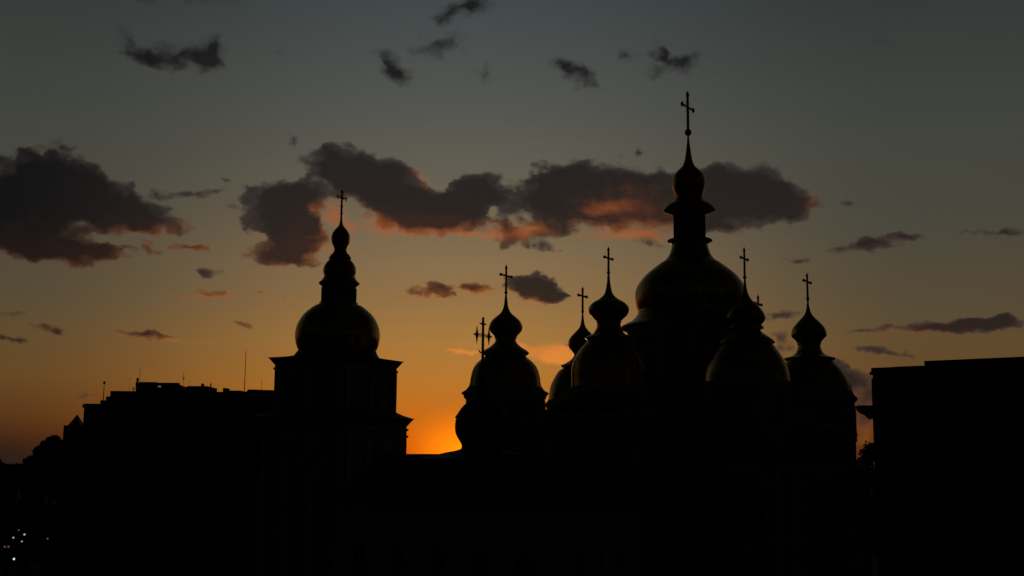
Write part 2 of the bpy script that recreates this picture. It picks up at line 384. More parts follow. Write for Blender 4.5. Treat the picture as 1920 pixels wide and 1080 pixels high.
# ------------------------------------------------------------------ mesh helpers
class MB:
    def __init__(self):
        self.v = []; self.f = []; self.smooth = False
    def add(self, vs, fs):
        o = len(self.v)
        self.v += [Vector(a) for a in vs]
        self.f += [tuple(i + o for i in q) for q in fs]
        return self
    def box(self, c, s, ang=0.0):
        """axis box; ang: direction of its local x axis in the ground plane"""
        c = Vector(c); ca, sa = math.cos(ang), math.sin(ang)
        vs = []
        for dz in (-.5, .5):
            for dx, dy in ((-.5, -.5), (.5, -.5), (.5, .5), (-.5, .5)):
                x, y = dx * s[0], dy * s[1]
                vs.append(c + Vector((x * ca - y * sa, x * sa + y * ca, dz * s[2])))
        return self.add(vs, [(3, 2, 1, 0), (4, 5, 6, 7), (0, 1, 5, 4), (1, 2, 6, 5), (2, 3, 7, 6), (3, 0, 4, 7)])
    def loft(self, rings, cap=True):
        n = len(rings[0]); o = len(self.v); m = len(rings)
        for r in rings:
            self.v += [Vector(p) for p in r]
        for k in range(m - 1):
            for i in range(n):
                j = (i + 1) % n
                self.f.append((o + k * n + i, o + k * n + j, o + (k + 1) * n + j, o + (k + 1) * n + i))
        if cap:
            self.f.append(tuple(o + i for i in reversed(range(n))))
            self.f.append(tuple(o + (m - 1) * n + i for i in range(n)))
        return self
    def lathe(self, x, y, prof, seg=48):
        """prof: (z, r) bottom to top"""
        rings = []
        for z, r in prof:
            r = max(r, .004)
            rings.append([(x + r * math.cos(2 * math.pi * i / seg), y + r * math.sin(2 * math.pi * i / seg), z) for i in range(seg)])
        return self.loft(rings)
    def tube(self, a, b, r0, r1=None, seg=8):
        a, b = Vector(a), Vector(b)
        r1 = r0 if r1 is None else r1
        d = (b - a).normalized()
        u = d.cross(Vector((0, 0, 1)))
        if u.length < 1e-3:
            u = Vector((1, 0, 0))
        u.normalize(); w = d.cross(u)
        rings = []
        for p, r in ((a, r0), (b, r1)):
            rings.append([p + (u * math.cos(2 * math.pi * i / seg) + w * math.sin(2 * math.pi * i / seg)) * r for i in range(seg)])
        return self.loft(rings)
    def ball(self, c, r, seg=12, sz=1.0):
        c = Vector(c)
        pr = [(c.z + r * sz * math.sin(R(a)), r * math.cos(R(a))) for a in range(-88, 89, 16)]
        return self.lathe(c.x, c.y, pr, seg)
    def prism(self, poly, z0, z1):
        return self.loft([[(p[0], p[1], z0) for p in poly], [(p[0], p[1], z1) for p in poly]])
    def mesh(self, name, smooth=None):
        me = bpy.data.meshes.new(name)
        me.from_pydata([tuple(v) for v in self.v], [], self.f)
        me.validate()
        if smooth:
            me.polygons.foreach_set('use_smooth', [True] * len(me.polygons))
            try:
                me.set_sharp_from_angle(angle=R(smooth))
            except Exception:
                pass
        me.update()
        return me
    def build(self, name, material, parent=None, smooth=None):
        root = parent
        off = Vector((0, 0, 0))
        while root is not None:
            off += root.location
            root = root.parent
        self.v = [v - off for v in self.v]
        me = self.mesh(name, smooth)
        me.materials.append(material)
        o = bpy.data.objects.new(name, me)
        col.objects.link(o)
        if parent:
            o.parent = parent
        return o
def thing(name, label, cat, loc, group=None):
    o = bpy.data.objects.new(name, None)
    o.empty_display_size = 1
    col.objects.link(o)
    o.location = loc
    tag(o, label, cat, group)
    return o
def tag(o, label, cat, group=None):
    o['label'] = label; o['category'] = cat
    if group:
        o['group'] = group
    return o
def structure(o):
    o['kind'] = 'structure'
    return o

# a window in local coordinates: faces local -y, centre of its base at the origin, 1 x 1; scaled per use
def arch(n=10):
    pts = [(-.5, 0), (.5, 0), (.5, .68)]
    for i in range(1, n):
        a = math.pi * i / n
        pts.append((.5 * math.cos(a), .68 + .32 * math.sin(a)))
    pts.append((-.5, .68))
    return pts
def rect():
    return [(-.5, 0), (.5, 0), (.5, 1), (-.5, 1)]
def frame_mesh(name, pts, inset, depth):
    """ring of a frame proud of the wall by depth, with a bar across"""
    b = MB()
    inn = [(x * (1 - 2 * inset), inset * .8 + y * (1 - 1.6 * inset)) for x, y in pts]
    n = len(pts)
    vs = [(x, .3, y) for x, y in pts] + [(x, -depth, y) for x, y in pts] + [(x, -depth, y) for x, y in inn] + [(x, .3, y) for x, y in inn]
    fs = []
    for i in range(n):
        j = (i + 1) % n
        fs += [(i, j, n + j, n + i), (n + i, n + j, 2 * n + j, 2 * n + i), (2 * n + i, 2 * n + j, 3 * n + j, 3 * n + i)]
    b.add(vs, fs)
    b.box((0, -depth * .4, .45), (.07, depth * .8, .86))
    b.box((0, -depth * .37, .52), (.86, depth * .74, .045))
    return b.mesh(name)
def pane_mesh(name, pts, inset, depth):
    b = MB()
    inn = [(x * (1 - 2 * inset), inset * .8 + y * (1 - 1.6 * inset)) for x, y in pts]
    n = len(inn)
    b.add([(x, -depth * .25, y) for x, y in inn], [tuple(range(n))])
    return b.mesh(name)
FA = frame_mesh('arched_window', arch(), .13, .12); FA.materials.append(WHITE)
PA = pane_mesh('arched_pane', arch(), .13, .12); PA.materials.append(GLASS)
FR = frame_mesh('window', rect(), .10, .10); FR.materials.append(FRAME)
PR = pane_mesh('pane', rect(), .10, .10); PR.materials.append(GLASS)
PRL = pane_mesh('pane', rect(), .10, .10); PRL.materials.append(LITW)
def window(parent, base, w, h, face, arched=True, lit=False):
    """face: angle of the outward normal in the ground plane"""
    off = Vector((0, 0, 0)); r = parent
    while r is not None:
        off += r.location; r = r.parent
    o = bpy.data.objects.new('window', FA if arched else FR)
    col.objects.link(o)
    o.parent = parent
    o.location = Vector(base) - off
    o.rotation_euler = (0, 0, face + math.pi / 2)
    o.scale = (w, 1, h)
    p = bpy.data.objects.new('pane', PA if arched else (PRL if lit else PR))
    col.objects.link(p)
    p.parent = o
    return o

# ------------------------------------------------------------------ ground
g = MB()
RINGS = [(-3000, -200), (3000, -200), (3000, 9000), (-3000, 9000)]
g.add([(x, y, 0) for x, y in RINGS], [(0, 1, 2, 3)])
ground = structure(g.build('ground', GRASSM))
p = MB(); p.add([(-46, 40, .006), (34, 40, .006), (44, 146, .006), (-46, 146, .006)], [(0, 1, 2, 3)])
structure(p.build('plaza', PAVE))
p = MB(); p.add([(-220, 146.6, .006), (60, 146.6, .006), (60, 164, .006), (-220, 164, .006)], [(0, 1, 2, 3)])
structure(p.build('road', ASPH))
p = MB(); p.box((-80, 146.3, .065), (280, .3, .13)); p.box((-80, 164.2, .065), (280, .3, .13))
structure(p.build('kerb', STONE))
p = MB(); p.add([(-220, 164.4, .012), (60, 164.4, .012), (60, 169.6, .012), (-220, 169.6, .012)], [(0, 1, 2, 3)])
structure(p.build('pavement', PAVE))
p = MB()
for i in range(46):
    x = -216 + i * 6
    p.add([(x, 155.2, .012), (x + 3, 155.2, .012), (x + 3, 155.35, .012), (x, 155.35, .012)], [(0, 1, 2, 3)])
structure(p.build('lane_marking', WHITE))

# ------------------------------------------------------------------ crosses
PHI = R(33.5)
AX = Vector((math.sin(PHI), math.cos(PHI), 0))    # the bars of the crosses run this way (away to the right)
BX = Vector((math.cos(PHI), -math.sin(PHI), 0))
ANG_A = math.atan2(AX.y, AX.x)
ANG_B = math.atan2(BX.y, BX.x)
def cross_mesh(b, base, h, half, arm_z, t, style):
    """base: foot of the pole; h: height; half: half length of the bar; t: thickness"""
    base = Vector(base)
    Z = Vector((0, 0, 1))
    top = base + Z * h
    c = base + Z * arm_z
    b.tube(base - Z * t, top, t * .85, t * .75, 8)
    if style == 'simple':
        b.tube(c - AX * half, c + AX * half, t * .66, None, 8)
        for s in (-1, 1):
            b.ball(c + AX * half * s, t * 1.15, 10)
            b.ball(c + AX * half * s * .45, t * .75, 8)
        b.ball(top - Z * t * 1.2, t * 1.0, 10)
        b.tube(top - Z * t, top + Z * t * 1.6, t * .5, t * .1, 6)
        b.ball(c, t * .95, 10)
    elif style == 'main':
        b.box(c, (half * 2, t * .7, t * 1.1), ANG_A)
        for s in (-1, 1):
            e = c + AX * half * s
            b.ball(e, t * .95, 10); b.ball(e + Z * t * .95 - AX * s * t * .3, t * .6, 8); b.ball(e - Z * t * .95 - AX * s * t * .3, t * .6, 8)
        b.ball(top - Z * t * 1.6, t * 1.0, 10, 1.5)
        b.ball(top + Z * t * .6, t * .32, 8)
        b.tube(top - Z * t, top + Z * t * .6, t * .18, t * .14, 6)
        for s in (-1, 1):
            for q in (-1, 1):
                d = (AX * s + Z * q).normalized()
                pts = [c + d * t * .8, c + d * t * 2.0 + Z * q * t * .4, c + d * t * 2.5 + Z * q * t * 1.2]
                b.tube(pts[0], pts[1], t * .28, t * .22, 6); b.tube(pts[1], pts[2], t * .22, t * .12, 6)
                b.ball(pts[2], t * .28, 8)
    elif style == 'rays':
        b.tube(c - AX * half, c + AX * half, t * .5, None, 8)
        for e, d, n in ((c - AX * half, -AX, Z), (c + AX * half, AX, Z), (top - Z * half * .3, Z, AX)):
            b.tube(e - n * half * .3, e + n * half * .3, t * .42, None, 6)
            b.tube(e, e + d * half * .34, t * .5, t * .15, 6)
            for s in (-1, 1):
                b.ball(e + n * half * .3 * s, t * .55, 6)
        for k in range(8):
            a = R(22.5 + 45 * k)
            d = AX * math.cos(a) + Z * math.sin(a)
            b.tube(c, c + d * half * .62, t * .4, t * .12, 6)
        # small crescent low on the pole
        lo = base + Z * arm_z * .42
        for s in (-1, 1):
            b.tube(lo, lo + AX * s * half * .3 + Z * half * .06, t * .4, t * .3, 6)
            b.tube(lo + AX * s * half * .3 + Z * half * .06, lo + AX * s * half * .4 + Z * half * .3, t * .3, t * .12, 6)
    elif style == 'trefoil':
        b.tube(c - AX * half, c + AX * half, t * .38, None, 8)
        for s in (-1, 1):      # openwork braces along the bar
            b.tube(c + Z * t * 1.2, c + AX * s * half * .62 + Z * t * .7, t * .2, None, 6)
            b.tube(c - Z * t * 1.2, c + AX * s * half * .62 - Z * t * .7, t * .2, None, 6)
        for e, d, n, q in ((c - AX * half * .66, -AX, Z, .56), (c + AX * half * .66, AX, Z, .56), (top - Z * h * .17, Z, AX, .42)):
            L_ = half * q
            for s in (-1, 1):
                b.tube(e, e + n * s * L_ * .5, t * 1.0, t * .5, 8)
                b.tube(e + n * s * L_ * .5, e + n * s * L_, t * .5, t * .16, 8)
            b.tube(e, e + d * half * .34, t * 1.0, t * .2, 8)
            b.ball(e + d * half * .12, t * .8, 8)
        lo = base + Z * h * .08      # crescent at the foot
        for s in (-1, 1):
            b.tube(lo, lo + AX * s * half * .34 + Z * h * .02, t * .5, t * .42, 6)
            b.tube(lo + AX * s * half * .34 + Z * h * .02, lo + AX * s * half * .46 + Z * h * .09, t * .42, t * .16, 6)
    return b

# ------------------------------------------------------------------ domes from outline measurements
def smoothprof(pts, per=4):
    """Catmull-Rom through (z, r) points, where neighbours bend gently"""
    out = []
    n = len(pts)
    for i in range(n - 1):
        p0, p1, p2, p3 = pts[max(i - 1, 0)], pts[i], pts[i + 1], pts[min(i + 2, n - 1)]
        for k in range(per):
            t = k / per
            q = []
            for a in (0, 1):
                q.append(.5 * ((2 * p1[a]) + (-p0[a] + p2[a]) * t + (2 * p0[a] - 5 * p1[a] + 4 * p2[a] - p3[a]) * t * t + (-p0[a] + 3 * p1[a] - 3 * p2[a] + p3[a]) * t ** 3))
            out.append((q[0], max(q[1], .01)))
    out.append(pts[-1])
    return out
class Axis:
    """a vertical axis seen at photo column px (measured at row pyref), depth Y"""
    def __init__(self, px, pyref, Y):
        self.Y = Y
        p = at(px, pyref, Y)
        self.x, self.px, self.pyref = p.x, px, pyref
    def col(self, py):                       # the column at which the axis passes row py
        lo = self.px
        for _ in range(4):
            q = at(lo, py, self.Y)
            lo += (self.x - q.x) / mpp(lo, py, self.Y)
        return lo
    def z(self, py):
        return at(self.col(py), py, self.Y).z
    def r(self, py, rp):
        return rp * mpp(self.px, py, self.Y)
    def prof(self, lst):                     # (py, r_px) from top to bottom -> (z, r) bottom to top
        return [(self.z(y), self.r(y, r)) for y, r in reversed(lst)]
    def pt(self, py):
        return Vector((self.x, self.Y, self.z(py)))
def half_from_px(ax, py, wpx):
    """true half length of a bar along AX whose apparent width is wpx"""
    f = AX.x - AX.y * ax.x / ax.Y
    return .5 * wpx * mpp(ax.px, py, ax.Y) / f

def small_dome(root, ax, onion, skirt, dome, eave, drum_bottom_z, drum_r, orb, top, arm, wpx, windows=(-2.6, -2.0, -1.4, -.8, -.2)):
    d = MB().lathe(ax.x, ax.Y, smoothprof(ax.prof(dome)), 56).build('dome', GOLD, root, 40)
    MB().lathe(ax.x, ax.Y, ax.prof(skirt), 48).build('dome_collar', GOLD, d, 35)
    MB().lathe(ax.x, ax.Y, smoothprof(ax.prof(onion)), 40).build('onion', GOLD, d, 50)
    MB().ball(ax.pt(orb[0]), ax.r(orb[0], orb[1]), 16).build('orb', GOLD, d, 60)
    b = MB()
    z0 = ax.z(orb[0])
    h = ax.z(top) - z0
    cross_mesh(b, (ax.x, ax.Y, z0), h, half_from_px(ax, arm, wpx), ax.z(arm) - z0, ax.r(arm, 2.6), 'simple')
    b.build('cross', GOLD, d, 45)
    ev = ax.prof(eave)
    dr = MB()
    zt = ev[0][0]
    dr.lathe(ax.x, ax.Y, [(drum_bottom_z, drum_r * 1.04), (drum_bottom_z + .5, drum_r * 1.04), (drum_bottom_z + .52, drum_r), (zt + .02, drum_r)], 48)
    drum = dr.build('drum', BLUE, root, 30)
    MB().lathe(ax.x, ax.Y, ev, 48).build('cornice', WHITE, drum, 30)
    hh = max(.8, min(3.2, (zt - drum_bottom_z) * .62))
    for a in windows:
        wx, wy = ax.x + math.cos(a) * drum_r, ax.Y + math.sin(a) * drum_r
        window(root, (wx, wy, zt - .45 - hh), drum_r * .30, hh, a)
        b2 = MB()
        aa = a + .3
        b2.box((ax.x + math.cos(aa) * drum_r, ax.Y + math.sin(aa) * drum_r, (zt + drum_bottom_z) / 2), (.28, .22, zt - drum_bottom_z - .06), aa + math.pi / 2)
        b2.build('pilaster', WHITE, root)
    return d

# ------------------------------------------------------------------ cathedral
mainY = 112.0
MX = Axis(1294, 500, mainY)
MC = Vector((MX.x, mainY, 0))
cath = thing('cathedral', 'large cathedral with seven golden domes, the tallest with a big cross', 'cathedral', MC)
def loc(a, b, z=0):
    v = MC + AX * a + BX * b
    return Vector((v.x, v.y, z))
# main dome stack
main_dome = [(458, 33), (470, 35.7), (480, 40), (488, 46.5), (495, 57), (505, 70), (515, 82), (525, 91), (535, 98), (545, 102.3), (555, 104), (565, 103.5), (575, 101.5), (583, 99.3), (588, 99)]
dm = MB().lathe(MX.x, mainY, smoothprof(MX.prof(main_dome)), 72).build('dome', GOLD, cath, 40)
dm['label'] = 'largest central gilded dome'
MB().lathe(MX.x, mainY, MX.prof([(588, 98), (590, 100), (596, 104), (604, 112), (610, 125), (614.5, 132), (617, 131), (620, 121)]), 72).build('dome_skirt', GOLD, dm, 40)
MB().lathe(MX.x, mainY, MX.prof([(449.5, 31), (450.5, 41), (452, 42.2), (454.5, 38), (456, 35), (459, 33)]), 48).build('lantern_ring', GOLD, dm, 35)
lan = MB().lathe(MX.x, mainY, MX.prof([(401, 29), (451, 29)]), 40)
for k in range(8):
    a = 2 * math.pi * k / 8 + .2
    rr = MX.r(425, 29.3)
    lan.box((MX.x + math.cos(a) * rr, mainY + math.sin(a) * rr, (MX.z(403) + MX.z(449)) / 2), (.24, .16, MX.z(403) - MX.z(449)), a + math.pi / 2)
lan.build('lantern', BLUE, dm, 30)
MB().lathe(MX.x, mainY, MX.prof([(371, 25.5), (376, 26.5), (380, 31.5), (385, 41), (390, 46.5), (394.5, 48.5), (396.5, 45), (399, 37), (401, 31)]), 48).build('lantern_roof', GOLD, dm, 40)
MB().lathe(MX.x, mainY, smoothprof(MX.prof([(252, 1.6), (262, 2.1), (275, 3.4), (290, 5.4), (300, 7.2), (306, 9), (312, 12), (318, 18), (327, 26.4), (338, 30.6), (344, 31.2), (350, 30.6), (360, 27.8), (367, 26), (372, 25.5)])), 48).build('onion', GOLD, dm, 50)
MB().ball(MX.pt(248.5), MX.r(248, 6.6), 18).build('orb', GOLD, dm, 60)
b = MB(); z0 = MX.z(248)
cross_mesh(b, (MX.x, mainY, z0), MX.z(173) - z0, half_from_px(MX, 201, 21), MX.z(201) - z0, MX.r(201, 3.3), 'main')
b.build('cross', GOLD, dm, 45)
# main drum with windows
zt = MX.z(619); drr = MX.r(640, 116)
drum = MB().lathe(MX.x, mainY, [(20.6, drr * 1.03), (21.2, drr * 1.03), (21.22, drr), (zt, drr)], 64).build('drum', BLUE, cath, 30)
MB().lathe(MX.x, mainY, [(zt - .75, drr + .02), (zt - .6, drr + .14), (zt - .35, drr + .14), (zt - .1, drr + .3), (zt + .02, drr + .3)], 64).build('cornice', WHITE, drum, 30)
for k in range(12):
    a = 2 * math.pi * k / 12 + .13
    if math.sin(a) > .55:
        continue
    window(cath, (MX.x + math.cos(a) * drr, mainY + math.sin(a) * drr, 22.3), 1.15, zt - 24.0, a)
    aa = a + math.pi / 12
    MB().box((MX.x + math.cos(aa) * drr, mainY + math.sin(aa) * drr, (21.3 + zt - .8) / 2), (.4, .3, zt - .8 - 21.3), aa + math.pi / 2).build('pilaster', WHITE, cath)

BODY = 16.4
AxA = Axis(948.2, 620, 110)
small_dome(cath, AxA,
    [(551, 1.5), (555, 2.0), (565, 3.0), (575, 4.4), (582, 7), (588, 11), (595, 19.4), (602, 26.7), (610, 30.9), (616, 31.2), (622, 28.6), (628, 23.2), (632, 20.6)],
    [(631, 20.6), (633, 21.2), (635, 19.4), (640, 19.3), (645, 22.8), (652, 31), (657, 40), (662, 45), (664, 43), (668, 37)],
    [(666, 36), (670, 40), (680, 52), (690, 59.5), (700, 63.2), (710, 65.2), (720, 66.8), (727, 69.5)],
    [(727, 70), (732, 73.5), (737, 81.7), (739, 81.5), (742, 78), (748, 76.5), (749, 74)], BODY - 1, AxA.r(740, 73.5), (549, 3.2), 499, 517, 19.5)
AxB = Axis(1141.4, 600, 100.3)
small_dome(cath, AxB,
    [(513, 1.7), (516, 2.1), (530, 3.2), (541.7, 5.2), (549.8, 7.4), (556, 12.2), (562, 20), (568, 30), (576, 37), (583.5, 37.8), (590.5, 34.6), (597, 28), (602, 23)],
    [(601, 23), (603, 23.6), (607, 22), (615, 22.8), (621, 26), (627, 31), (631, 40), (634, 44.8), (636, 43), (640, 38)],
    [(638, 37), (645, 45), (655, 54), (667, 61.5), (676, 66), (684, 68.6), (692, 70), (700.5, 70.6), (714, 70.2), (726, 70.8)],
    [(726, 71), (730, 74), (738, 82), (740, 81.5), (743, 78), (749, 76), (751, 73)], BODY - 1, AxB.r(740, 73), (511, 3.4), 465, 484, 14.5)
AxC = Axis(1092.5, 640, 122.6)
profC = [[(587, 1.4), (592.6, 1.8), (602.8, 3.0), (611, 4.9), (617, 8.4), (625, 16), (633, 23.4), (641.5, 27), (649.6, 26.3), (655.7, 22.8), (662, 17.4)],
    [(661, 17.4), (663, 17.8), (665, 15.6), (670, 18), (674, 21), (679, 28), (682.5, 34), (686, 42), (688, 40), (691, 34)],
    [(689, 33), (696, 44.7), (709, 53.2), (723, 60), (736.7, 63), (745, 64), (750.5, 64.8)],
    [(750.5, 65), (754, 67), (759, 73), (761, 72.5), (764, 69), (770, 67), (772, 65)]]
small_dome(cath, AxC, *profC, BODY - 1, AxC.r(760, 64.5), (584.5, 2.8), 540, 555, 14.8)
AxD = Axis(1398.2, 600, 100)
small_dome(cath, AxD,
    [(522, 1.7), (528, 2.1), (538.5, 3.0), (551.5, 6), (562, 11.7), (572, 22), (582.6, 31), (590, 35), (595.5, 36.6), (602, 34.5), (608.5, 29)],
    [(608, 29), (612, 28), (614, 33), (616, 33), (617, 26), (622, 28), (627, 34), (633, 43), (640, 52), (643, 53), (646, 47)],
    [(644, 46), (650, 52), (656, 56), (663, 61), (681, 71.5), (699, 77.5), (710, 79), (716, 80)],
    [(716, 80.5), (719, 82), (722, 85), (724, 84.5), (727, 81), (732, 79.5), (734, 77)], BODY - 1, AxD.r(740, 77), (520, 3.5), 466, 485, 12.2)
AxE = Axis(1516.3, 620, 112.9)
small_dome(cath, AxE,
    [(563, 1.5), (572, 2.2), (582.6, 4.1), (589, 6.7), (595.5, 11.7), (606, 22), (616, 29.8), (624, 32.3), (630.5, 31.8), (638, 24.6), (643.5, 21.6)],
    [(643, 21.6), (645, 22), (647.4, 20.4), (655, 22), (661.7, 25), (666, 30), (669.5, 37), (672, 47), (674, 46), (678, 42)],
    [(676, 41.5), (681, 46), (691.5, 56), (702, 63), (711, 68.5), (720, 72), (735, 76)],
    [(735, 76), (740, 77.5), (746, 83.5), (748, 85), (751, 84), (755, 80.5), (757, 78.5)], 15.0, AxE.r(790, 78), (561, 3.3), 514, 528, 12.4)
AxF = Axis(1423.3, 640, 127.3)
dy = 553 - 538
small_dome(cath, AxF, *[[(y + dy, r * .97) for y, r in q] for q in profC], BODY - 1, AxF.r(760, 62), (584.5 + dy, 2.7), 540 + dy, 555 + dy, 11.5)

# body: lower block, two taller arms with gables
def rotbox(bm, a0, a1, b0, b1, z0, z1):
    bm.prism([loc(a0, b0), loc(a1, b0), loc(a1, b1), loc(a0, b1)][::-1], z0, z1)
wl = MB(); rotbox(wl, -12.5, 11.5, -18.5, 12.6, 0, BODY)
wall = wl.build('wall', BLUE, cath)
for z, h, o in ((BODY - .5, .5, .35), (10.3, .35, .2), (1.2, .3, .15)):
    c = MB(); rotbox(c, -12.5 - o, 11.5 + o, -18.5 - o, 12.6 + o, z, z + h + .01)
    c.build('cornice', WHITE, wall)
r_ = MB()
zr = BODY + .02
q = [loc(-12.9, -18.9, zr), loc(11.9, -18.9, zr), loc(11.9, 13.0, zr), loc(-12.9, 13.0, zr)]
q2 = [loc(-8, -14, zr + .35), loc(7, -14, zr + .35), loc(7, 8, zr + .35), loc(-8, 8, zr + .35)]
r_.loft([q[::-1], q2[::-1]])
r_.build('roof', GREEN, cath)
def gable_arm(a0, a1, b0, b1, z, rise, along):
    w = MB(); rotbox(w, a0, a1, b0, b1, 0, z)
    wo_ = w.build('wall', BLUE, cath)
    c = MB(); rotbox(c, a0 - .25, a1 + .25, b0 - .25, b1 + .25, z - .45, z + .01)
    c.build('cornice', WHITE, wo_)
    rb = MB()
    e = .3
    if along == 'a':
        bm_ = (b0 + b1) / 2
        tri = lambda a: [loc(a, b0 - e, z + .02), loc(a, bm_, z + rise), loc(a, b1 + e, z + .02)]
        rb.loft([tri(a0 - e), tri(a1 + e)])
    else:
        am = (a0 + a1) / 2
        tri = lambda bb: [loc(a0 - e, bb, z + .02), loc(am, bb, z + rise), loc(a1 + e, bb, z + .02)]
        rb.loft([tri(b0 - e), tri(b1 + e)])
    rb.build('roof', GREEN, cath)
gable_arm(-19, 19.5, -4.6, 4.6, 20.5, 1.9, 'a')
gable_arm(-4.6, 4.6, -18.9, 12.9, 20.1, 1.8, 'b')
NA = math.atan2(-AX.y, -AX.x)     # outward normal of the near (-a) face
NB = math.atan2(BX.y, BX.x)       # outward normal of the +b face
NBm = math.atan2(-BX.y, -BX.x)
for bb in (-16.4, -13.2, -10, -6.8, 6.6, 9.2, 11.4):
    for z, h in ((3, 5), (11.2, 3.6)):
        window(cath, loc(-12.5, bb, z), 1.2, h, NA)
for bb in (-18.0, -14.8, -11.6, -8.4, -5.3, 5.3, 8, 10.4, 12.2):
    v = loc(-12.6, bb)
    MB().box((v.x, v.y, 8.75), (.55, .35, 14.2), NA + math.pi / 2).build('pilaster', WHITE, cath)
for bb in (-2.8, 0, 2.8):
    window(cath, loc(-19, bb, 11.2), 1.2, 4.2, NA)
    window(cath, loc(-19, bb, 4.2), 1.2, 4.6, NA)
for bb in (-4.2, -1.4, 1.4, 4.2):
    v = loc(-19.05, bb)
    MB().box((v.x, v.y, 9.1), (.5, .3, 18), NA + math.pi / 2).build('pilaster', WHITE, cath)
for aa in (-9.5, -6.6, 6.6, 9.5):
    for z, h in ((3, 5), (11.2, 3.6)):
        window(cath, loc(aa, 12.6, z), 1.2, h, NB)
for aa in (-2.6, 0, 2.6):
    window(cath, loc(aa, 12.9, 11.5), 1.2, 4.4, NB)
for aa in (-11.9, -8.1, -5.2, 5.2, 8.1, 10.9):
    v = loc(aa, 12.7)
    MB().box((v.x, v.y, 8.75), (.55, .35, 14.2), NB + math.pi / 2).build('pilaster', WHITE, cath)
d_ = MB(); v = loc(-19.1, 0); d_.box((v.x, v.y, 1.75), (2.2, .2, 3.5), NA + math.pi / 2)
door = d_.build('door', BARK, cath)
# ledge low on the corner under the right-hand dome
MB().lathe(AxE.x, AxE.Y, [(AxE.z(818), AxE.r(815, 78)), (AxE.z(816), AxE.r(815, 83)), (AxE.z(814), AxE.r(815, 83)), (AxE.z(812), AxE.r(815, 78))], 48).build('ledge', WHITE, cath, 30)

# ------------------------------------------------------------------ bell tower
TY = 130.0
TX = Axis(633.5, 620, TY)
tower = thing('bell_tower', 'square bell tower with one tiered golden dome and a rayed cross', 'bell tower', (TX.x, TY, 0))
TPH = R(29)
TA = Vector((math.sin(TPH), math.cos(TPH), 0)); TB = Vector((math.cos(TPH), -math.sin(TPH), 0))
def tl(a, b, z=0):
    return Vector((TX.x + TA.x * a + TB.x * b, TY + TA.y * a + TB.y * b, z))
def tsq(s, z, n=12):
    h = s / 2
    cs = [tl(-h, -h, z), tl(-h, h, z), tl(h, h, z), tl(h, -h, z)]
    out = []
    for i in range(4):
        for k in range(n):
            out.append(cs[i].lerp(cs[(i + 1) % 4], k / n))
    return out
def tblend(s, r, k, z, n=12):
    o = tl(0, 0, z); res = []
    for p_ in tsq(s, z, n):
        d = p_ - o
        res.append(o + d * (1 - k) + d.normalized() * r * k)
    return res
td = [(574, 43.7), (580, 51.9), (589, 62), (598, 69), (609.6, 75), (621.5, 78.2), (632, 78.9), (642, 77.7), (651, 75.2), (657, 72.5), (660, 72)]
d = MB().lathe(TX.x, TY, smoothprof(TX.prof(td)), 64).build('dome', GOLD, tower, 40)
MB().lathe(TX.x, TY, TX.prof([(567, 31.5), (568, 36.2), (571.5, 36), (573, 38), (575, 44)]), 40).build('lantern_ring', GOLD, d, 35)
lan = MB().lathe(TX.x, TY, TX.prof([(537, 31), (568, 31)]), 40)
for k in range(8):
    a = 2 * math.pi * k / 8 + .3
    rr = TX.r(550, 31.2)
    lan.box((TX.x + math.cos(a) * rr, TY + math.sin(a) * rr, (TX.z(540) + TX.z(567)) / 2), (.3, .2, TX.z(540) - TX.z(567)), a + math.pi / 2)
lan.build('lantern', BLUE, d, 30)
MB().lathe(TX.x, TY, TX.prof([(517, 28.5), (521, 29.5), (525, 32), (529, 36), (531.5, 38.5), (534, 36.5), (537, 32.5), (540, 31)]), 40).build('lantern_cornice', GOLD, d, 40)
MB().lathe(TX.x, TY, smoothprof(TX.prof([(487, 19.5), (491, 23.4), (498.5, 28.6), (507.4, 30.6), (513, 29.8), (518, 28.4)])), 40).build('upper_dome', GOLD, d, 50)
MB().lathe(TX.x, TY, TX.prof([(463, 12.2), (464.5, 12.6), (467, 11), (473, 12.4), (476, 15), (479.5, 18.4), (482, 19), (483, 20.9), (486, 20.4), (488, 19)]), 36).build('collar', GOLD, d, 35)
MB().lathe(TX.x, TY, smoothprof(TX.prof([(402, 1.7), (414, 2.3), (421.5, 3.8), (426, 6.7), (432, 11.9), (439, 15.9), (446.7, 17.3), (455.6, 16.2), (461, 13.4), (464, 12.2)])), 36).build('onion', GOLD, d, 50)
MB().ball(TX.pt(400.5), TX.r(400, 2.6), 14).build('orb', GOLD, d, 60)
b = MB(); z0 = TX.z(400.5)
cross_mesh(b, (TX.x, TY, z0), TX.z(357) - z0, half_from_px(TX, 372, 15.5), TX.z(371) - z0, TX.r(372, 2.3), 'rays')
b.build('cross', GOLD, d, 45)
# upper skirt roof from the round dome foot to the square eave
S1, S1e, S2, S2e = 9.55, 10.75, 11.35, 12.6
ze1 = at(506, 670, TY - 2).z
zd = TX.z(659)
MB().loft([tsq(S1 + .1, ze1 - .75), tsq(S1 + .45, ze1 - .5), tsq(S1e - .3, ze1 - .12), tsq(S1e, ze1 - .02), tblend(S1e * .80, TX.r(660, 80), .25, ze1 + .12), tblend(S1e * .70, TX.r(660, 76), .7, ze1 + .3), tblend(S1e * .66, TX.r(660, 73), 1, zd)]).build('roof', GREEN, tower, 30)
zl = at(775, 785, TY + 1).z
up_w = MB().loft([tsq(S1, zl + .2, 1), tsq(S1, ze1 - .7, 1)]).build('upper_wall', BLUE, tower)
MB().loft([tsq(S2 + .1, zl - .8), tsq(S2 + .45, zl - .5), tsq(S2e - .25, zl - .1), tsq(S2e, zl), tsq(S1 + 1.2, zl + .36), tsq(S1 + .04, zl + .72)]).build('lower_roof', GREEN, tower, 30)
lo_w = MB().loft([tsq(S2, 0, 1), tsq(S2, zl - .75, 1)]).build('lower_wall', BLUE, tower)
